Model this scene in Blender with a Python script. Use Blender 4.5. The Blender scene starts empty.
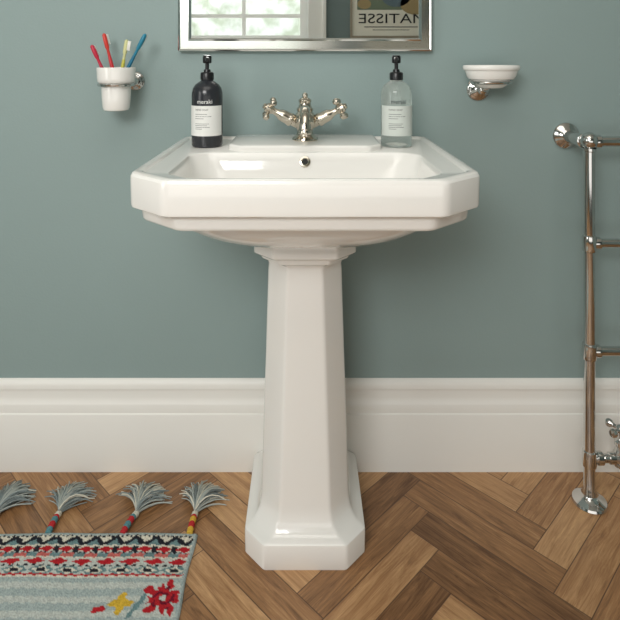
import bpy, bmesh, math, random
from mathutils import Vector, Matrix
random.seed(7)
scene = bpy.context.scene
try:
    scene.view_settings.view_transform = 'Standard'
except Exception:
    pass
COL = scene.collection
DEPS = bpy.context.evaluated_depsgraph_get

# ------------------------------------------------------------------ materials
def lin(c):
    return tuple((x/255/12.92 if x/255 <= 0.04045 else ((x/255+0.055)/1.055)**2.4) for x in c)

def mat(name, rgb, rough=0.5, metal=0.0, bump=0.0, bscale=60.0, var=0.0, vscale=8.0,
        trans=0.0, ior=1.45, coat=0.0, spec=None):
    m = bpy.data.materials.new(name); m.use_nodes = True
    nt = m.node_tree; p = nt.nodes['Principled BSDF']
    c = lin(rgb)
    p.inputs['Base Color'].default_value = (*c, 1)
    p.inputs['Roughness'].default_value = rough
    p.inputs['Metallic'].default_value = metal
    p.inputs['IOR'].default_value = ior
    p.inputs['Transmission Weight'].default_value = trans
    p.inputs['Coat Weight'].default_value = coat
    if spec is not None:
        p.inputs['Specular IOR Level'].default_value = spec
    tc = nt.nodes.new('ShaderNodeTexCoord')
    if var > 0:
        n = nt.nodes.new('ShaderNodeTexNoise'); n.inputs['Scale'].default_value = vscale
        n.inputs['Detail'].default_value = 4
        nt.links.new(tc.outputs['Object'], n.inputs['Vector'])
        mx = nt.nodes.new('ShaderNodeMix'); mx.data_type = 'RGBA'
        mx.inputs[6].default_value = (*[x*(1-var) for x in c], 1)
        mx.inputs[7].default_value = (*[min(1, x*(1+var)) for x in c], 1)
        nt.links.new(n.outputs['Fac'], mx.inputs[0])
        nt.links.new(mx.outputs[2], p.inputs['Base Color'])
    if bump > 0:
        n = nt.nodes.new('ShaderNodeTexNoise'); n.inputs['Scale'].default_value = bscale
        n.inputs['Detail'].default_value = 3
        nt.links.new(tc.outputs['Object'], n.inputs['Vector'])
        b = nt.nodes.new('ShaderNodeBump'); b.inputs['Strength'].default_value = bump
        b.inputs['Distance'].default_value = 0.002
        nt.links.new(n.outputs['Fac'], b.inputs['Height'])
        nt.links.new(b.outputs['Normal'], p.inputs['Normal'])
    return m

M_WALL = mat('teal_paint', (138,156,154), 0.6, bump=0.12, bscale=180, var=0.03, vscale=2)
M_WHITEP = mat('white_gloss_paint', (232,230,224), 0.4, bump=0.03, bscale=90)
M_CEIL = mat('ceiling_paint', (235,232,226), 0.8, bump=0.05)
M_CER = mat('white_ceramic', (236,234,229), 0.08, coat=0.5)
M_CHROME = mat('polished_nickel', (210,209,206), 0.1, 1.0)
M_TAP = mat('brushed_warm_nickel', (202,194,180), 0.17, 1.0)
M_MIRROR = mat('mirror_silver', (232,236,236), 0.01, 1.0)
M_BLACKPL = mat('black_plastic', (26,26,28), 0.3)
M_DARKB = mat('dark_bottle_plastic', (44,46,50), 0.18)
M_CLEARB = mat('clear_bottle', (226,233,228), 0.05, trans=0.8, ior=1.3)
M_LABELW = mat('white_label', (226,226,222), 0.6)
M_LABELF = mat('frosted_label', (202,208,202), 0.6)
M_INK = mat('dark_ink', (40,42,44), 0.6)
M_INKW = mat('white_ink', (225,225,222), 0.6)
M_DARK = mat('dark_hole', (15,14,13), 0.6)

# ------------------------------------------------------------------ mesh builder
def frame(o, zdir, xref=None):
    q = Vector(zdir).normalized().to_track_quat('Z', 'Y')
    return Matrix.Translation(Vector(o)) @ q.to_matrix().to_4x4()

class MB:
    def __init__(s): s.v=[]; s.f=[]; s.m=[]
    def add(s, vs, fs, M=None, mi=0):
        o=len(s.v)
        for p in vs:
            p=Vector(p); s.v.append(M@p if M else p)
        for f in fs: s.f.append([i+o for i in f]); s.m.append(mi)
    def loft(s, rings, cap0=True, cap1=True, M=None, mi=0, closed=True):
        n=len(rings[0]); vs=[p for r in rings for p in r]; fs=[]
        for k in range(len(rings)-1):
            for i in range(n if closed else n-1):
                j=(i+1)%n
                fs.append([k*n+i,k*n+j,(k+1)*n+j,(k+1)*n+i])
        if cap0: fs.append(list(range(n))[::-1])
        if cap1: fs.append([(len(rings)-1)*n+i for i in range(n)])
        s.add(vs,fs,M,mi)
    def lathe(s, prof, n=32, M=None, mi=0, sx=1.0, sy=1.0):
        rings=[[(max(r,1e-5)*math.cos(2*math.pi*i/n)*sx, max(r,1e-5)*math.sin(2*math.pi*i/n)*sy, z) for i in range(n)] for r,z in prof]
        s.loft(rings, True, True, M, mi)
    def sweep(s, path, rad, n=12, M=None, mi=0, sx=1.0):
        P=[Vector(p) for p in path]
        if not hasattr(rad,'__len__'): rad=[rad]*len(P)
        rings=[]; up=None
        for i,p in enumerate(P):
            t=(P[min(i+1,len(P)-1)]-P[max(i-1,0)]).normalized()
            if up is None:
                up=Vector((0,0,1)) if abs(t.z)<0.9 else Vector((1,0,0))
            a=t.cross(up).normalized(); b=a.cross(t).normalized(); up=b
            rings.append([p+a*math.cos(2*math.pi*k/n)*rad[i]*sx+b*math.sin(2*math.pi*k/n)*rad[i] for k in range(n)])
        s.loft(rings,True,True,M,mi)
    def box(s, lo, hi, M=None, mi=0, b=0.0):
        x0,y0,z0=lo; x1,y1,z1=hi
        if b<=0:
            vs=[(x,y,z) for z in(z0,z1) for y in (y0,y1) for x in (x0,x1)]
            s.add(vs,[[0,2,3,1],[4,5,7,6],[0,1,5,4],[2,6,7,3],[0,4,6,2],[1,3,7,5]],M,mi)
        else:
            def rr(d,z):
                X0,X1,Y0,Y1=x0+d,x1-d,y0+d,y1-d
                c=b*0.6
                return [(X0+c,Y0,z),(X1-c,Y0,z),(X1,Y0+c,z),(X1,Y1-c,z),(X1-c,Y1,z),(X0+c,Y1,z),(X0,Y1-c,z),(X0,Y0+c,z)]
            s.loft([rr(b,z0),rr(b*0.3,z0+b*0.3),rr(0,z0+b),rr(0,z1-b),rr(b*0.3,z1-b*0.3),rr(b,z1)],True,True,M,mi)
    def build(s, name, mats, parent=None, angle=35, loc=None, fixn=True):
        me=bpy.data.meshes.new(name)
        org = Vector(loc) if loc is not None else Vector((0,0,0))
        me.from_pydata([tuple(p-org) for p in s.v],[],s.f)
        if not isinstance(mats,(list,tuple)): mats=[mats]
        for m in mats: me.materials.append(m)
        for p,i in zip(me.polygons,s.m): p.material_index=i; p.use_smooth=True
        me.update()
        if fixn:
            bm=bmesh.new(); bm.from_mesh(me); bmesh.ops.recalc_face_normals(bm,faces=bm.faces); bm.to_mesh(me); bm.free()
        try: me.set_sharp_from_angle(angle=math.radians(angle))
        except Exception: pass
        o=bpy.data.objects.new(name,me); COL.objects.link(o)
        o.location=org
        if parent is not None:
            o.parent=parent
            o.location=org-parent_world(parent)
        return o

def parent_world(p):
    v=Vector((0,0,0))
    while p is not None:
        v+=Vector(p.location); p=p.parent
    return v

def empty(name, loc, label, cat, group=None):
    e=bpy.data.objects.new(name,None); e.location=loc; e.empty_display_size=0.05
    COL.objects.link(e); e["label"]=label; e["category"]=cat
    if group: e["group"]=group
    return e
def tag(o,label,cat,group=None):
    o["label"]=label; o["category"]=cat
    if group: o["group"]=group
def struct(o,label,cat):
    o["kind"]="structure"; o["label"]=label; o["category"]=cat

def text_geo(txt, size, extrude=0.0, align='CENTER'):
    c=bpy.data.curves.new('t','FONT'); c.body=txt; c.size=size; c.extrude=extrude
    c.align_x=align; c.resolution_u=3
    o=bpy.data.objects.new('t',c); COL.objects.link(o)
    bpy.context.view_layer.update()
    dg=DEPS(); me=bpy.data.meshes.new_from_object(o.evaluated_get(dg))
    vs=[v.co.copy() for v in me.vertices]; fs=[list(p.vertices) for p in me.polygons]
    bpy.data.objects.remove(o); bpy.data.meshes.remove(me); bpy.data.curves.remove(c)
    return vs,fs

# ------------------------------------------------------------------ room shell
YW=0.018; YB=-2.6; XS=1.9; ZC=2.5
b=MB(); b.box((-XS-.1,YW,-.1),(XS+.1,YW+.12,ZC+.1)); w=b.build('wall_front',M_WALL); struct(w,'muted teal painted bathroom wall','wall')
b=MB(); b.box((-XS-.1,YB,-.1),(-XS,YW,ZC+.1)); w=b.build('wall_left',M_WALL); struct(w,'muted teal painted side wall','wall')
b=MB(); b.box((XS,YB,-.1),(XS+.1,YW,ZC+.1)); w=b.build('wall_right',M_WALL); struct(w,'muted teal painted side wall','wall')
WX0,WX1,WZ0,WZ1=-1.02,0.02,1.15,2.2
b=MB()
b.box((-XS-.1,YB-.15,-.1),(WX0,YB,ZC+.1)); b.box((WX1,YB-.15,-.1),(XS+.1,YB,ZC+.1))
b.box((WX0,YB-.15,-.1),(WX1,YB,WZ0)); b.box((WX0,YB-.15,WZ1),(WX1,YB,ZC+.1))
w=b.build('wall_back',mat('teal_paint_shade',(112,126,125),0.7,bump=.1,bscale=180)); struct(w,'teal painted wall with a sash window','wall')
b=MB(); b.box((-XS-.1,YB-.15,ZC),(XS+.1,YW+.1,ZC+.1)); w=b.build('ceiling',M_CEIL); struct(w,'plain white ceiling','ceiling')

# window
b=MB()
fy0,fy1=YB-.1,YB-.04
b.box((WX0,fy0,WZ0),(WX0+.055,fy1,WZ1)); b.box((WX1-.055,fy0,WZ0),(WX1,fy1,WZ1))
b.box((WX0+.055,fy0,WZ0),(WX1-.055,fy1,WZ0+.07)); b.box((WX0+.055,fy0,WZ1-.055),(WX1-.055,fy1,WZ1))
b.box((WX0+.055,fy0+.005,1.66),(WX1-.055,fy1+.01,1.71))
for x in (-.44,): b.box((x-.013,fy0+.01,WZ0+.07),(x+.013,fy1-.01,WZ1-.055))
for z in (1.36,1.95): b.box((WX0+.055,fy0+.012,z-.013),(WX1-.055,fy1-.012,z+.013))
# architrave and sill
b.box((WX1,YB,WZ0-.04),(WX1+.105,YB+.02,WZ1+.09),b=.004); b.box((WX1+.105,YB,WZ0-.04),(WX1+.13,YB+.035,WZ1+.09),b=.004)
b.box((WX0-.1,YB,WZ0-.04),(WX0,YB+.025,WZ1+.09),b=.004); b.box((WX0,YB,WZ1),(WX1,YB+.025,WZ1+.09),b=.004)
b.box((WX0-.12,YB-.1,WZ0-.04),(WX1+.15,YB+.07,WZ0),b=.006)
w=b.build('window_1',M_WHITEP); struct(w,'white painted sash window with glazing bars','window')

# hedge outside the window
def hedge_mat():
    m=mat('hedge_leaves',(150,165,125),0.8)
    nt=m.node_tree; p=nt.nodes['Principled BSDF']
    tc=nt.nodes.new('ShaderNodeTexCoord'); n=nt.nodes.new('ShaderNodeTexNoise'); n.inputs['Scale'].default_value=5; n.inputs['Detail'].default_value=5
    r=nt.nodes.new('ShaderNodeValToRGB')
    r.color_ramp.elements[0].position=.35; r.color_ramp.elements[0].color=(.52,.56,.42,1)
    r.color_ramp.elements[1].position=.65; r.color_ramp.elements[1].color=(.94,.94,.88,1)
    nt.links.new(tc.outputs['Object'],n.inputs['Vector']); nt.links.new(n.outputs['Fac'],r.inputs[0]); nt.links.new(r.outputs[0],p.inputs['Base Color'])
    return m
b=MB(); rings=[]
for k in range(13):
    a=math.pi*k/12; ring=[]
    for i in range(60):
        x=-4+8*i/59
        ring.append((x,-5.6+.55*math.cos(a)*(1+.15*math.sin(i*1.7+k)),0.0+1.95*math.sin(a)**.7*(1+.05*math.sin(i*2.3+k*1.1))))
    rings.append(ring)
b.loft(rings,False,False,closed=False)
h=b.build('hedge',hedge_mat()); tag(h,'leafy green garden hedge outside the window','hedge'); h["kind"]="stuff"

# baseboard profile
prof=[(0.0,0.0),(0.0,.150),(.001,.153),(.004,.156),(.004,.176),(.0055,.180),(.009,.186),(.0105,.195),(.0105,.214),(.007,.217),(.007,.226),(.009,.233),(.013,.239),(.0165,.2425),(.018,.2427),(.018,0)]
prof=[(y,z*.955) for y,z in prof]
b=MB(); b.loft([[(-XS,y,z) for y,z in prof],[(XS,y,z) for y,z in prof]])
w=b.build('baseboard_front',M_WHITEP,angle=25); struct(w,'tall moulded white skirting board','baseboard')

# ------------------------------------------------------------------ herringbone floor
Wp,Lp=.072,.36; n=5
me=bpy.data.meshes.new('floor'); bm=bmesh.new(); uvl=bm.loops.layers.uv.new('plank'); cl=bm.loops.layers.float_color.new('rnd')
R=Matrix.Rotation(math.radians(45),3,'Z')
def plank(x0,y0,x1,y1,horiz):
    pts=[Vector((x0,y0,0)),Vector((x1,y0,0)),Vector((x1,y1,0)),Vector((x0,y1,0))]
    pts=[R@(p*Wp)+Vector((.035,-1.3,0)) for p in pts]
    cx=sum(p.x for p in pts)/4; cy=sum(p.y for p in pts)/4
    if abs(cx)>XS+.3 or cy>.4 or cy<YB-.3: return
    f=bm.faces.new([bm.verts.new(p) for p in pts])
    uv=[(0,0),(Lp,0),(Lp,Wp),(0,Wp)] if horiz else [(0,0),(0,Wp),(Lp,Wp),(Lp,0)]
    c=(random.random(),random.random(),1.0 if horiz else 0.0,1)
    for l,q in zip(f.loops,uv): l[uvl].uv=q; l[cl]=c
for k in range(-70,70):
    for m_ in range(-9,10):
        oy=m_*2*n
        plank(k,k+oy,k+n,k+1+oy,True)
        plank(k+n,k+1-n+oy,k+n+1,k+1+oy,False)
for co,no in (((XS,0,0),(1,0,0)),((-XS,0,0),(-1,0,0)),((0,YW,0),(0,1,0)),((0,YB,0),(0,-1,0))):
    bmesh.ops.bisect_plane(bm,geom=bm.verts[:]+bm.edges[:]+bm.faces[:],plane_co=co,plane_no=no,clear_outer=True)
for f in bm.faces:
    if f.normal.z<0: f.normal_flip()
bm.to_mesh(me); bm.free()
fm=bpy.data.materials.new('herringbone_oak'); fm.use_nodes=True; nt=fm.node_tree; P=nt.nodes['Principled BSDF']; L=nt.links.new
def N(t): return nt.nodes.new(t)
def math_(op,a,bv=None,cv=None):
    q=N('ShaderNodeMath'); q.operation=op
    for i,x in enumerate((a,bv,cv)):
        if x is None: continue
        if isinstance(x,(int,float)): q.inputs[i].default_value=x
        else: L(x,q.inputs[i])
    return q.outputs[0]
uv=N('ShaderNodeUVMap'); uv.uv_map='plank'; at=N('ShaderNodeAttribute'); at.attribute_name='rnd'
sp=N('ShaderNodeSeparateXYZ'); L(uv.outputs[0],sp.inputs[0]); sc=N('ShaderNodeSeparateColor'); L(at.outputs['Color'],sc.inputs[0])
u,v=sp.outputs[0],sp.outputs[1]; r1,r2=sc.outputs[0],sc.outputs[1]
cb=N('ShaderNodeCombineXYZ'); L(math_('MULTIPLY_ADD',u,1.0,math_('MULTIPLY',r2,13.0)),cb.inputs[0]); L(math_('MULTIPLY_ADD',v,9.0,math_('MULTIPLY',r1,7.0)),cb.inputs[1]); L(math_('MULTIPLY',r2,5.0),cb.inputs[2])
g1=N('ShaderNodeTexNoise'); g1.inputs['Scale'].default_value=7; g1.inputs['Detail'].default_value=7; g1.inputs['Roughness'].default_value=.72; g1.inputs['Distortion'].default_value=.9; L(cb.outputs[0],g1.inputs['Vector'])
cb2=N('ShaderNodeCombineXYZ'); L(math_('MULTIPLY_ADD',u,4.0,math_('MULTIPLY',r1,31.0)),cb2.inputs[0]); L(math_('MULTIPLY',v,120.0),cb2.inputs[1])
g2=N('ShaderNodeTexNoise'); g2.inputs['Scale'].default_value=3; g2.inputs['Detail'].default_value=3; L(cb2.outputs[0],g2.inputs['Vector'])
t=math_('ADD',math_('MULTIPLY',g1.outputs['Fac'],1.0),math_('ADD',math_('MULTIPLY',g2.outputs['Fac'],.34),math_('MULTIPLY_ADD',r1,.42,-.33)))
ramp=N('ShaderNodeValToRGB'); e=ramp.color_ramp.elements
e[0].position=.25; e[0].color=(*lin((96,64,38)),1); e[1].position=.9; e[1].color=(*lin((206,164,118)),1)
x=ramp.color_ramp.elements.new(.55); x.color=(*lin((157,115,76)),1)
L(t,ramp.inputs[0])
ed=math_('MINIMUM',math_('MINIMUM',u,math_('SUBTRACT',Lp,u)),math_('MINIMUM',v,math_('SUBTRACT',Wp,v)))
mr=N('ShaderNodeMapRange'); mr.inputs[1].default_value=.0003; mr.inputs[2].default_value=.0016; L(ed,mr.inputs[0])
mx=N('ShaderNodeMix'); mx.data_type='RGBA'; mx.inputs[6].default_value=(*lin((84,56,36)),1); L(mr.outputs[0],mx.inputs[0]); L(ramp.outputs[0],mx.inputs[7]); L(mx.outputs[2],P.inputs['Base Color'])
P.inputs['Roughness'].default_value=.42
bp=N('ShaderNodeBump'); bp.inputs['Strength'].default_value=.25; bp.inputs['Distance'].default_value=.002
L(math_('ADD',mr.outputs[0],math_('MULTIPLY',g2.outputs['Fac'],.3)),bp.inputs['Height']); L(bp.outputs[0],P.inputs['Normal'])
me.materials.append(fm)
fl=bpy.data.objects.new('floor',me); COL.objects.link(fl); struct(fl,'brown oak herringbone parquet floor','floor')

# ------------------------------------------------------------------ pedestal sink
def octr(hw,yf,yb,z,cf=(.075,.066),cb_=(.01,.01),r=.012,seg=4,ox=0):
    c=[(-hw+cf[0],-yf),(hw-cf[0],-yf),(hw,-yf+cf[1]),(hw,-yb-cb_[1]),(hw-cb_[0],-yb),(-hw+cb_[0],-yb),(-hw,-yb-cb_[1]),(-hw,-yf+cf[1])]
    c=[Vector((p[0]+ox,p[1],z)) for p in c]; out=[]
    for i in range(8):
        p,a,q=c[i],c[i-1],c[(i+1)%8]
        da=(a-p).length; dq=(q-p).length
        s=p+(a-p)/max(da,1e-6)*min(r,.45*da); e_=p+(q-p)/max(dq,1e-6)*min(r,.45*dq)
        for k in range(seg+1):
            t=k/seg; out.append(s*(1-t)**2+p*2*t*(1-t)+e_*t*t)
    return out
sink=empty('pedestal_sink',(0,-.25,0),'white ceramic washbasin with angled corners on a tall faceted pedestal','sink')
b=MB()
BK=-.0165
R_=[octr(.13,.325,.04,.690,(.05,.05),(.03,.03),.05),
 octr(.170,.350,.03,.692,(.07,.07),(.03,.03),.07),
 octr(.207,.385,.02,.703,(.09,.09),(.03,.03),.08),
 octr(.234,.422,.00,.722,(.09,.09),(.02,.02),.07),
 octr(.252,.448,BK,.746,(.08,.075),(.01,.01),.05),
 octr(.260,.460,BK,.768,(.075,.07),(.01,.01),.03),
 octr(.291,.494,BK,.7685),
 octr(.2935,.4965,BK,.7705),
 octr(.296,.4985,BK,.775),
 octr(.298,.501,BK,.792),
 octr(.299,.502,BK,.7945),
 octr(.308,.511,BK,.7955),
 octr(.3115,.5145,BK,.7985),
 octr(.3125,.5155,BK,.803),
 octr(.3135,.5160,BK,.846),
 octr(.3132,.5157,BK,.8535),
 octr(.3110,.5135,BK+.001,.8582),
 octr(.3072,.5100,BK+.003,.8600),
 octr(.2990,.5020,BK+.008,.8598),
 octr(.2955,.4985,BK+.011,.8580),
 octr(.2930,.4960,BK+.013,.8545),
 octr(.2900,.4930,BK+.016,.8535),
 octr(.256,.482,.190,.8530,(.062,.055),(.035,.03),.012),
 octr(.252,.478,.193,.8515,(.062,.055),(.035,.03),.014),
 octr(.249,.475,.196,.8470,(.062,.055),(.035,.03),.016),
 octr(.243,.468,.201,.830,(.062,.055),(.038,.035),.02),
 octr(.228,.450,.216,.790,(.06,.055),(.04,.04),.03),
 octr(.205,.425,.235,.758,(.06,.055),(.045,.045),.04),
 octr(.165,.390,.255,.742,(.06,.055),(.045,.045),.045),
 octr(.11,.350,.27,.736,(.04,.03),(.03,.03),.03),
 octr(.03,.320,.29,.732,(.01,.01),(.01,.01),.01)]
b.loft(R_)
# raised tap platform
b.loft([octr(.176,.186,-.008,.845,(.03,.03),(.01,.01),.01),octr(.176,.186,-.008,.8625,(.03,.03),(.01,.01),.01),octr(.174,.184,-.006,.8655,(.03,.03),(.01,.01),.01),octr(.170,.180,-.002,.8668,(.03,.03),(.01,.01),.01)])
basin=b.build('basin',M_CER,sink,angle=28); basin["label"]="white glazed washbasin with angled corners"
# overflow + waste as sub-parts
b=MB(); nrm=Vector((0,-1,.38))
Mo=frame((0,-.2025,.8335),nrm)
b.lathe([(.0065,-.003),(.0065,.0015),(.0085,.0028),(.0115,.0022),(.0125,0),(.0125,-.003)],28,Mo)
b.lathe([(.0066,-.001),(.0066,.0005),(0,.0005)],20,Mo,1)
b.build('overflow_ring',[M_TAP,M_DARK],basin)
b=MB(); b.lathe([(.032,.731),(.033,.737),(.028,.740),(.022,.738),(.02,.742),(0,.744)],28,Matrix.Translation((0,-.305,0)))
b.build('drain',M_TAP,basin)
# pedestal
def pr(hw,f,z,c=(.043,.045),r=.006,back=.0): return octr(hw,f,back,z,c,(.008,.008),r)
b=MB()
b.loft([pr(.129,.281,0),pr(.130,.2825,.003),pr(.130,.2825,.047),pr(.129,.2815,.051),pr(.126,.279,.0535),pr(.119,.272,.056),
 pr(.111,.266,.061),pr(.104,.259,.070),pr(.099,.254,.082),pr(.097,.2515,.097),pr(.096,.251,.11),
 pr(.0885,.253,.35),pr(.081,.255,.600),pr(.080,.255,.612),pr(.082,.257,.620),pr(.087,.262,.626),pr(.094,.268,.6285),pr(.0955,.2695,.632),
 pr(.0965,.2705,.640),pr(.107,.281,.6425),pr(.110,.284,.646),pr(.1105,.2845,.686),pr(.109,.283,.691)])
b.build('pedestal',M_CER,sink,angle=28)["label"]="tapering white ceramic pedestal with stepped foot"
# faucet
FC=(0,-.10,0); zb=.8668
T=Matrix.Translation(FC)
b=MB()
b.lathe([(.029,zb-.001),(.031,zb+.002),(.030,zb+.005),(.024,zb+.009),(.020,zb+.014),(.0185,zb+.022),(.021,zb+.030),(.027,zb+.036),(.0295,zb+.045),(.028,zb+.055),
 (.022,zb+.063),(.018,zb+.068),(.020,zb+.071),(.020,zb+.075),(.016,zb+.079),(.0135,zb+.088),(.0155,zb+.092),(.0155,zb+.096),(.011,zb+.100),(.006,zb+.102),(.007,zb+.106),(.0065,zb+.110),(.003,zb+.113),(0,zb+.1135)],32,T)
dirs=[]
for sx in (-1,1):
    d=Vector((sx*.85,-.12,.46)).normalized(); dirs.append(d)
    M=frame(Vector((sx*.014,-.102,zb+.038)),d)
    b.lathe([(.012,0),(.012,.018),(.0155,.020),(.0165,.024),(.0155,.028),(.0145,.032),(.0145,.042),(.0135,.050),(.010,.056),(.008,.064),(.0075,.074)],24,M)
fau=b.build('faucet',M_TAP,sink,loc=(0,-.10,zb)); fau["label"]="warm nickel mixer tap with cross handles"
b=MB()
b.sweep([(0,-.105,zb+.050),(0,-.125,zb+.060),(0,-.150,zb+.072),(0,-.175,zb+.078),(0,-.197,zb+.073),(0,-.211,zb+.060),(0,-.215,zb+.046),(0,-.2155,zb+.040)],[.013,.0125,.012,.0115,.0115,.012,.013,.0135],20)
b.lathe([(.0135,0),(.0155,.002),(.0155,.008),(.0135,.011)],20,Matrix.Translation((0,-.2155,zb+.030)))
b.build('spout',M_TAP,fau)
for sx,d in zip((-1,1),dirs):
    b=MB(); o=Vector((sx*.014,-.102,zb+.038))+d*.072
    M=frame(o,d)@Matrix.Rotation(math.radians(40),4,'Z')@Matrix.Scale(1.15,4)
    b.lathe([(.0075,-.002),(.010,.002),(.0105,.010),(.0095,.015),(.006,.017),(.0065,.019),(.004,.022),(0,.0225)],20,M)
    for k in range(4):
        A=M@Matrix.Translation((0,0,.007))@Matrix.Rotation(k*math.pi/2,4,'Z')@Matrix.Rotation(math.pi/2,4,'Y')
        b.lathe([(.0045,.006),(.0035,.012),(.0038,.017),(.0062,.020),(.0072,.0235),(.006,.027),(.003,.029),(0,.0293)],14,A)
    b.build('cross_handle',M_TAP,fau)

# ------------------------------------------------------------------ soap bottles
def bottle(cx,cy,z0,clear,label):
    e=empty('soap_bottle',(cx,cy,z0),label,'soap bottle','pump soap bottles on the basin')
    T=Matrix.Translation((cx,cy,z0)); r=.0365
    b=MB()
    pts=[(.030,0.0),(.035,.0015),(r,.005),(r,.120),(.0360,.128),(.0335,.138),(.028,.146),(.020,.152),(.0150,.155),(.0135,.158),(.0135,.164)]
    b.lathe(pts,48,T)
    b.build('bottle_body',M_CLEARB if clear else M_DARKB,e)
    b=MB(); T=T@Matrix.Translation((0,0,.004))
    b.lathe([(.0150,.153),(.0160,.154),(.0160,.168),(.0145,.171),(.0085,.1725),(.0075,.178),(.0045,.179),(.0045,.192),(.0095,.193),(.0105,.195),(.0105,.207),(.0090,.211),(0,.212)],28,T)
    a=math.radians(-100 if clear else -78)
    p0=Vector((cx,cy,z0+.207)); dv=Vector((math.cos(a),math.sin(a),0))
    b.sweep([p0,p0+dv*.015,p0+dv*.03,p0+dv*.038+Vector((0,0,-.002)),p0+dv*.042+Vector((0,0,-.008))],[.0065,.0055,.0048,.0045,.004],12)
    b.build('pump',M_BLACKPL,e)
    b=MB(); rl=r+.0006; z1,z2=(.028,.098)
    aw=1.25; ring=[]
    for zz in (z1,z2): ring.append([(cx+rl*math.sin(-aw+2*aw*i/24),cy-rl*math.cos(-aw+2*aw*i/24),z0+zz) for i in range(25)])
    ring2=[[(cx+(p[0]-cx)*1.012,cy+(p[1]-cy)*1.012,p[2]) for p in rr] for rr in ring]
    b.loft(ring2,False,False,closed=False,mi=0)
    def lab(txt,size,zc,mi,bold=0.0,xo=0.0,al='CENTER'):
        vs,fs=text_geo(txt,size,0.0,al)
        rr=r*1.032
        out=[(cx+rr*math.sin((p.x+xo)/rr),cy-rr*math.cos((p.x+xo)/rr),z0+zc+p.y) for p in vs]
        b.add(out,fs,None,mi)
    lab('meraki',.0135,.1035,2 if not clear else 1)
    lab('HAND SOAP',.0058,.087,1,al='LEFT',xo=-.024)
    for i,(wd,zz) in enumerate(((.03,.078),(.04,.073),(.022,.068),(.034,.056),(.03,.052),(.036,.048),(.018,.044))):
        rr=r*1.03; a0=-.024/rr; a1=(-.024+wd)/rr
        rg=[[(cx+rr*math.sin(a0+(a1-a0)*k/8),cy-rr*math.cos(a0+(a1-a0)*k/8),z0+zz+dz) for k in range(9)] for dz in (0,.0009)]
        b.loft(rg,False,False,closed=False,mi=1)
    b.build('label',[M_LABELF if clear else M_LABELW,M_INK,M_INKW],e,fixn=False)
    return e
bottle(-.2325,-.108,.8535,False,'dark grey pump soap bottle with white label')
bottle(.217,-.108,.8535,True,'clear pump soap bottle with pale label and black pump')

# ------------------------------------------------------------------ tumbler, brushes, bracket
TX,TY=-.466,-.055
e=empty('tumbler_holder',(-.44,YW,1.0),'polished nickel wall bracket with ring holding a tumbler','tumbler holder')
b=MB()
M=frame((-.440,YW,1.003),(0,-1,0))
b.lathe([(.024,0),(.0245,.004),(.022,.007),(.018,.009),(.017,.012),(.012,.015),(.0085,.02),(.0085,.03),(.011,.034),(.010,.040),(.006,.043),(0,.044)],28,M)
b.sweep([(-.440,YW-.035,1.003),(-.441,YW-.042,.999),(-.444,TY+.03,.995)],.005,12)
b.build('bracket',M_CHROME,e)
b=MB(); RR=.0412
b.sweep([(TX+RR*math.cos(t),TY+RR*math.sin(t),.997) for t in [2*math.pi*i/40 for i in range(41)]],.0042,10)
b.build('ring',M_CHROME,e)
b=MB()
T=Matrix.Translation((TX,TY,-.001))
b.lathe([(.026,.934),(.030,.936),(.0325,.942),(.0345,.965),(.0355,.990),(.0362,1.001),(.0415,1.0025),(.0445,1.006),(.0455,1.014),(.0462,1.030),(.0470,1.038),(.0465,1.0405),(.0448,1.040),(.0435,1.030),(.0425,1.012),(.034,1.0),(.0315,.965),(.0295,.943),(.02,.940),(0,.940)],40,T)
t_=b.build('tumbler',M_CER,loc=(TX,TY,.934)); tag(t_,'white ceramic tumbler sitting in the wall ring','tumbler')
def brush(tip,bot,colh,neck,label,roll):
    tip=Vector(tip); bot=Vector(bot); d=(tip-bot); Ln=d.length; d.normalize()
    M=frame(bot,d)@Matrix.Rotation(roll,4,'Z')
    b=MB()
    P=[(0,0,Ln*f) for f in (0,.03,.1,.3,.5,.62,.7,.78,.8,.9,.98,1.0)]
    rad=[.002,.0038,.0045,.005,.005,.0045,.0036,.0034,.0050,.0055,.005,.002]
    b.sweep(P[:7],rad[:7],12,M,0); b.sweep(P[6:],rad[6:],12,M,1)
    o=b.build('toothbrush',[mat('brush_handle',colh,.3),mat('brush_neck',neck,.3)],loc=bot)
    tag(o,label,'toothbrush','toothbrushes in the tumbler')
    b=MB(); b.box((-.0045,-.011,Ln*.84),(.0045,-.003,Ln*.985),M,0,b=.0012)
    b.build('bristles',mat('bristle',(232,232,225),.7,bump=.8,bscale=600),o)
brush((-.520,TY-.019,1.094),(-.453,TY-.016,.944),(176,30,58),(190,40,66),'crimson toothbrush leaning in the tumbler',4.6)
brush((-.504,TY+.020,1.124),(-.458,TY+.017,.944),(196,44,50),(204,60,50),'red toothbrush leaning in the tumbler',4.4)
brush((-.442,TY+.008,1.108),(-.468,TY+.006,.944),(196,190,80),(206,206,150),'yellow green toothbrush standing in the tumbler',.1)
brush((-.392,TY-.006,1.122),(-.484,TY-.005,.944),(22,104,132),(30,120,146),'teal blue toothbrush leaning in the tumbler',1.6)

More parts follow.
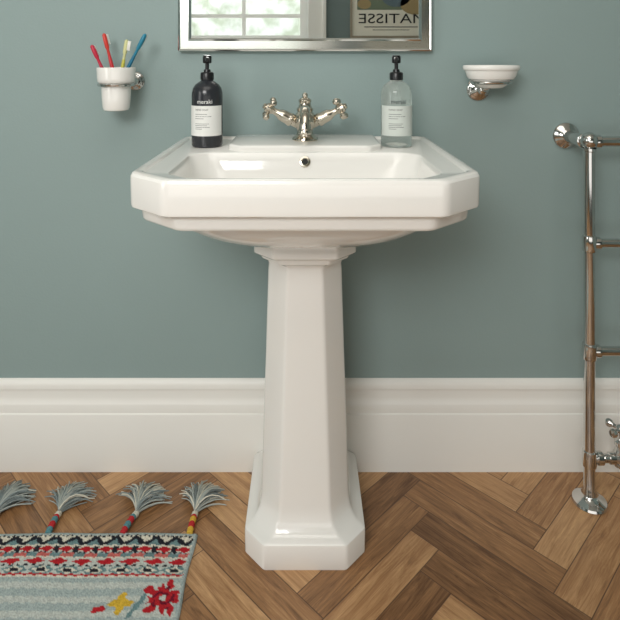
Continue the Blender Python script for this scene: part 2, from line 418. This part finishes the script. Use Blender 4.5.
# soap dish
DX,DY=.460,-.055
e=empty('soap_dish_holder',(DX,YW,.985),'polished nickel wall bracket holding a soap dish','soap dish holder')
b=MB()
M=frame((.449,YW,.982),(0,-1,0))
b.lathe([(.030,0),(.0305,.004),(.028,.007),(.022,.009),(.021,.013),(.014,.016),(.009,.02),(.009,.034),(.012,.038),(.011,.044),(.006,.047),(0,.048)],28,M)
b.sweep([(.449,YW-.04,.982),(.451,YW-.052,.983),(.455,DY+.01,.988),(.456,DY+.034,.998)],.005,12)
b.build('bracket',M_CHROME,e)
b=MB(); b.sweep([(DX+.047*math.cos(t),DY+.037*math.sin(t),1.0025) for t in [2*math.pi*i/40 for i in range(41)]],.0042,10)
b.build('ring',M_CHROME,e)
b=MB()
b.lathe([(.020,.988),(.030,.990),(.038,.996),(.043,1.004),(.046,1.0085),(.055,1.011),(.060,1.018),(.063,1.028),(.0640,1.031),(.0675,1.033),(.0695,1.037),(.0695,1.042),(.0675,1.0448),(.064,1.0440),(.058,1.030),(.050,1.018),(.03,1.008),(0,1.006)],48,Matrix.Translation((DX,DY,0)),sy=.78)
d_=b.build('soap_dish',M_CER,loc=(DX,DY,1.0)); tag(d_,'oval white ceramic soap dish resting in the bracket','soap dish')

# ------------------------------------------------------------------ mirror
e=empty('mirror',(0,YW,1.08),'wall mirror with slim silver border above the basin','mirror')
mx0,mx1,mz0,mz1=-.325,.325,1.080,1.88
b=MB(); b.box((mx0+.03,.000,mz0+.03),(mx1-.03,.016,mz1-.03)); b.build('mirror_glass',M_MIRROR,e)
b=MB()
def rr(x0,x1,z0,z1,y): return [(x0,y,z0),(x1,y,z0),(x1,y,z1),(x0,y,z1)]
b.loft([rr(mx0,mx1,mz0,mz1,.0175),rr(mx0,mx1,mz0,mz1,-.004),rr(mx0+.003,mx1-.003,mz0+.003,mz1-.003,-.006),rr(mx0+.006,mx1-.006,mz0+.006,mz1-.006,-.004),rr(mx0+.006,mx1-.006,mz0+.006,mz1-.006,-.0035),
 rr(mx0+.026,mx1-.026,mz0+.026,mz1-.026,-.0020),rr(mx0+.030,mx1-.030,mz0+.030,mz1-.030,-.0045),rr(mx0+.0335,mx1-.0335,mz0+.0335,mz1-.0335,-.0005),rr(mx0+.0335,mx1-.0335,mz0+.0335,mz1-.0335,.004)],False,False)
b.build('mirror_frame',mat('frame_silver',(235,235,233),.12,1.0),e,angle=10)

# poster on the opposite wall (seen in the mirror)
e=empty('framed_poster',(.615,YB,1.2),'framed art poster with large lettering under a painted panel','poster')
b=MB(); px0,px1,pz0,pz1=.32,.91,1.20,1.98
for lo,hi in (((px0,YB,pz0),(px1,YB+.02,pz0+.015)),((px0,YB,pz1-.015),(px1,YB+.02,pz1)),((px0,YB,pz0+.015),(px0+.015,YB+.02,pz1-.015)),((px1-.015,YB,pz0+.015),(px1,YB+.02,pz1-.015))): b.box(lo,hi)
b.build('frame',mat('poster_frame_wood',(150,140,122),.5),e)
b=MB(); b.box((px0+.015,YB,pz0+.015),(px1-.015,YB+.008,pz1-.015),mi=0)
b.box((px0+.05,YB+.007,1.40),(px1-.05,YB+.0095,pz1-.06),mi=2)
for i in range(9):
    r0=.035+.02*(i%3)
    M=frame((px0+.1+.045*i,YB+.0095,1.44+.055*((i*5)%8)),(0,1,0))
    b.lathe([(r0,0),(r0,.001),(0,.001)],18,M,3+i%2,sx=1.4)
vs,fs=text_geo('MATISSE',.098,0,'CENTER')
xs=[p.x for p in vs]; wtx=max(xs)-min(xs); cx_=(max(xs)+min(xs))/2; k=.47/wtx
b.add([(.615-(p.x-cx_)*k,YB+.0105,1.305+p.y) for p in vs],fs,None,1)
b.box((.42,YB+.008,1.275),(.80,YB+.0085,1.281),mi=1); b.box((.48,YB+.008,1.255),(.74,YB+.0085,1.259),mi=1)
b.build('poster_print',[mat('poster_paper',(226,221,206),.7),M_INK,mat('poster_green',(112,124,104),.7),mat('poster_ochre',(160,140,100),.7),mat('poster_blue',(96,112,120),.7)],e)

# ------------------------------------------------------------------ towel radiator
e=empty('towel_radiator',(.93,-.10,0),'polished nickel floor-standing heated towel rail beside the skirting','towel radiator')
PY=-.10; rails=[.863,.620,.362]
def post(px):
    b=MB(); T=Matrix.Translation((px,PY,0))
    pf=[(.038,0),(.040,.003),(.038,.008),(.028,.013),(.019,.017),(.0155,.022),(.0155,.030),(.0128,.034)]
    for z in (.106,.362,.620):
        pf+=[(.0128,z-.020),(.0155,z-.018),(.0165,z-.013),(.0165,z+.013),(.0155,z+.018),(.0128,z+.020)]
    pf+=[(.0128,.839),(.0155,.841),(.0155,.847)]
    for i in range(9):
        a=-math.pi/3+ (math.pi/3+math.pi/2)*i/8
        pf.append((.0205*math.cos(a),.865+.0205*math.sin(a)))
    b.lathe(pf,32,T); b.build('post',M_CHROME,e)
    b=MB(); M=frame((px-.003,YW,.861),(0,-1,0))
    b.lathe([(.034,0),(.0345,.004),(.032,.008),(.023,.012),(.019,.017),(.0145,.020),(.0145,.08),(.017,.082),(.017,.098),(.013,.1)],28,M)
    b.build('wall_bracket',M_CHROME,e)
PX=.680; PX2=1.18
post(PX); post(PX2)
for i,z in enumerate(rails):
    b=MB(); M=frame((PX,PY,z),(1,0,0)); ln=PX2-PX; r=.0125 if i==0 else .0105
    b.lathe([(r,.0),(r+.004,.016),(r+.004,.024),(r,.027),(r,ln-.027),(r+.004,ln-.024),(r+.004,ln-.016),(r,ln)],24,M)
    b.build('rail',M_CHROME,e)
b=MB()
M=frame((PX,PY,.106),(1,0,0))
b.lathe([(.008,.01),(.012,.016),(.015,.018),(.015,.030),(.012,.032),(.010,.036),(.010,.045),(.013,.047),(.013,.06),(.018,.064),(.018,.085),(.010,.09),(0,.09)],24,M)
T=Matrix.Translation((PX+.075,PY,0))
b.lathe([(.010,.085),(.015,.088),(.017,.1),(.017,.115),(.014,.125),(.012,.135),(.014,.137),(.014,.146),(.009,.15),(.006,.155),(.006,.168)],24,T)
b.sweep([(PX+.075,PY,.106),(PX+.105,PY,.106),(PX+.125,PY,.098),(PX+.132,PY,.08),(PX+.132,PY,0)],.009,14)
vb=b.build('valve',M_CHROME,e)
b=MB(); M=Matrix.Translation((PX+.075,PY,.172))@Matrix.Rotation(math.radians(30),4,'Z')
b.lathe([(.007,-.006),(.011,-.002),(.011,.008),(.007,.012),(0,.014)],20,M)
for k in range(4):
    A=M@Matrix.Translation((0,0,.003))@Matrix.Rotation(k*math.pi/2,4,'Z')@Matrix.Rotation(math.pi/2,4,'Y')
    b.lathe([(.006,.006),(.0045,.014),(.005,.02),(.009,.025),(.010,.030),(.008,.035),(0,.037)],14,A)
b.build('valve_handle',M_CHROME,vb)

# ------------------------------------------------------------------ rug
RX0,RX1,RD0,RD1=-.905,-.240,.197,1.20
rug=empty('rug',(-.57,-.7,0),'pale grey woven kilim rug with coloured pattern bands and tassels','rug')
C={k:lin(v) for k,v in dict(grey=(164,176,174),pale=(190,195,188),cream=(216,210,194),char=(40,41,48),teal=(108,136,138),red=(178,38,46),pink=(196,104,98),yel=(212,174,62),mar=(110,26,44)).items()}
def tri(x,p): 
    t=(x/p)%1.0; return 1-abs(2*t-1)
def pat(x,d):
    d0=d
    if d>.70: d=1.397-d
    u=RX1-x
    if u<.008 or x-RX0<.008: return C['grey']
    if d<.205: return C['grey']
    if d<.209: return C['char'] if (u/.010)%1<.6 else C['cream']
    if d<.230:
        h=(d-.209)/.021; t=tri(u,.044)
        return C['char'] if abs(t-h)<.30 else (C['cream'] if t>h else C['teal'])
    if d<.233: return C['cream']
    if d<.247:
        h=abs((d-.240)/.007); t=tri(u,.042)
        return C['red'] if t>h*.7+.15 else C['char'] if t<.3 else C['cream']
    if d<.250: return C['char'] if (u/.012)%1<.5 else C['grey']
    if d<.259: return C['pink'] if (u/.05)%1<.55 else C['teal']
    if d<.262: return C['cream']
    if d<.277:
        h=abs((d-.2695)/.0075); t=tri(u,.05)
        return C['red'] if t>h*.8+.1 else C['pale']
    if d<.281: return C['char'] if (u/.016)%1<.5 else C['pale']
    if d<.298:
        h=abs((d-.2895)/.0085); t=tri(u,.055)
        if t>h*.75+.25: 
            return C['char'] if (h<.45 and t>.68) else C['cream']
        return C['teal'] if t>h*.5 else C['pale']
    if d<.302: return C['red']
    if d<.306: return C['cream']
    # field with flowers
    k=round((x+.278)/.42); fx=-.278+k*.42
    row=round((d0-.350)/.30); fd=.350+row*.30
    dx,dd=(x-fx),(d0-fd); rr_=math.hypot(dx,dd*1.1); an=math.atan2(dd,dx)
    lim=.046*(.80+.20*math.cos(5*an+.6))
    if rr_<.007: return C['pale']
    if rr_<lim*.62: return C['mar'] if math.sin(rr_*420+2*an)>.25 else C['red']
    if rr_<lim: return C['red'] if math.sin(an*9)>-.7 else C['pale']
    gx=x-(fx-.080); gd=d0-(fd+.012)
    if math.hypot(gx,gd)<.024*(.75+.25*math.cos(4*math.atan2(gd,gx))): return C['yel']
    if abs(gx+.5*gd-.035)<.005 and abs(gd)<.03: return C['teal']
    if abs(gx+.040)<.012 and abs(gd-.012)<.006: return C['red']
    return C['grey'] if (int(d0*300)%9)<5 else C['pale']
nx=270; ny=400
vs=[];cols=[]
for j in range(ny+1):
    d=RD0+(RD1-RD0)*j/ny
    for i in range(nx+1):
        x=RX0+(RX1-RX0)*i/nx
        edge=min(i,nx-i,j,ny-j)
        wav=.0012*math.sin(d*23+x*7)+.0008*math.sin(x*31)
        z=.002 if edge==0 else .0085+wav+.0006*math.sin(j*math.pi*.9)*math.sin(i*math.pi*.85)
        ex=.002*math.sin(x*45) if j==0 else 0
        vs.append((x+ (.002*math.sin(d*37)),-d+ex,z)); c=pat(x+.0015*math.sin(d*400),d+.001*math.sin(x*300)); s_=random.uniform(.76,1.14); cols.append([min(1,q*s_) for q in c])
fs=[[j*(nx+1)+i,(j+1)*(nx+1)+i,(j+1)*(nx+1)+i+1,j*(nx+1)+i+1] for j in range(ny) for i in range(nx)]
b=MB(); b.add(vs,fs)
rm=bpy.data.materials.new('kilim_weave'); rm.use_nodes=True; nt2=rm.node_tree; p2=nt2.nodes['Principled BSDF']; p2.inputs['Roughness'].default_value=.95; p2.inputs['Specular IOR Level'].default_value=.1
a2=nt2.nodes.new('ShaderNodeAttribute'); a2.attribute_name='weave'; nt2.links.new(a2.outputs['Color'],p2.inputs['Base Color'])
tc2=nt2.nodes.new('ShaderNodeTexCoord'); n2=nt2.nodes.new('ShaderNodeTexNoise'); n2.inputs['Scale'].default_value=350; b2=nt2.nodes.new('ShaderNodeBump'); b2.inputs['Strength'].default_value=.6; b2.inputs['Distance'].default_value=.003
nt2.links.new(tc2.outputs['Object'],n2.inputs['Vector']); nt2.links.new(n2.outputs['Fac'],b2.inputs['Height']); nt2.links.new(b2.outputs[0],p2.inputs['Normal'])
ro=b.build('rug_weave',rm,rug,angle=180,fixn=False)
ca=ro.data.color_attributes.new('weave','FLOAT_COLOR','POINT')
ca.data.foreach_set('color',[q for c in cols for q in (*c,1.0)])
if ro.data.polygons[0].normal.z<0: ro.data.flip_normals()
YA=[mat('yarn_grey',(168,174,168),.95),mat('yarn_slate',(126,136,136),.95),mat('yarn_cream',(208,204,188),.95),mat('yarn_red',(176,40,44),.95),mat('yarn_yellow',(204,164,58),.95),mat('yarn_teal',(84,130,136),.95)]
for ti,(tx,band) in enumerate(((-.256,(4,3)),(-.405,(3,5)),(-.570,(5,3)),(-.722,(3,4)),(-.875,(4,5)))):
    b=MB(); lean=random.uniform(.000,.022); y0=-.200; z0=.008
    segs=9
    for k in range(segs):
        t0,t1=k/segs,(k+1)/segs
        P=[(tx+lean*t,y0+.058*t,z0+.004*math.sin(t*3.1)) for t in (t0,(t0+t1)/2,t1)]
        b.sweep(P,[.0060,.0076,.0060],10,None,band[0] if k in (0,1,4,5) else (band[1] if k in (2,3,6) else 2))
    base=Vector((tx+lean,y0+.055,z0))
    for k in range(230):
        a=random.gauss(.1,.30); a=max(-.75,min(.85,a)); ln=random.uniform(.068,.100)*(1-.15*abs(a)); el=random.uniform(0,1)
        pts=[]; cv=random.uniform(-.25,.25)
        for q in range(6):
            t=q/5; an=a*(.75+.4*t)+cv*t*t
            hh=.024*el*math.sin(math.pi*min(1,t*.75+.1))+z0*(1-t)+.004*el
            pts.append(base+Vector((math.sin(an)*ln*t,math.cos(an)*ln*t, max(.002,hh)-z0)))
        b.sweep(pts,[.0016,.0016,.0016,.0015,.0014,.0011],4,None,random.choice((0,0,1,1,2)) )
    b.build('tassel',YA,rug,angle=60)

# ------------------------------------------------------------------ lights, world, camera
def area(name,loc,rot,sx,sy,en,col):
    l=bpy.data.lights.new(name,'AREA'); l.shape='RECTANGLE'; l.size=sx; l.size_y=sy; l.energy=en; l.color=col
    o=bpy.data.objects.new(name,l); o.location=loc; o.rotation_euler=rot; COL.objects.link(o); return o
area('window_light',(-.70,-2.5,1.95),(math.radians(72),0,math.radians(-12)),1.0,.75,31,(1,.985,.96))
area('overhead_softbox',(-.1,-1.35,2.44),(0,0,0),1.4,1.2,9,(1,.97,.92))  # added softbox below the ceiling for top light, no fitting modelled
area('left_fill_light',(-1.8,-1.5,1.1),(math.radians(85),0,math.radians(-65)),.8,1.3,10,(1,.98,.96))  # added fill from the left; that wall has no window
area('low_fill_light',(.2,-2.5,.62),(math.radians(90),0,0),2.4,.8,8,(1,.97,.93))  # added low fill behind the camera standing in for room bounce, no doorway
wd=bpy.data.worlds.new('sky'); scene.world=wd; wd.use_nodes=True
bg=wd.node_tree.nodes['Background']; bg.inputs[0].default_value=(.95,.97,1,1); bg.inputs[1].default_value=2.4
cam=bpy.data.cameras.new('camera'); cam.sensor_width=36; cam.lens=573/620*36
cam.shift_y=-253/620; cam.shift_x=5/620; cam.clip_start=.01
co=bpy.data.objects.new('camera',cam); co.location=(0,-1.47,1.065); co.rotation_euler=(math.pi/2,0,0); COL.objects.link(co)
scene.camera=co
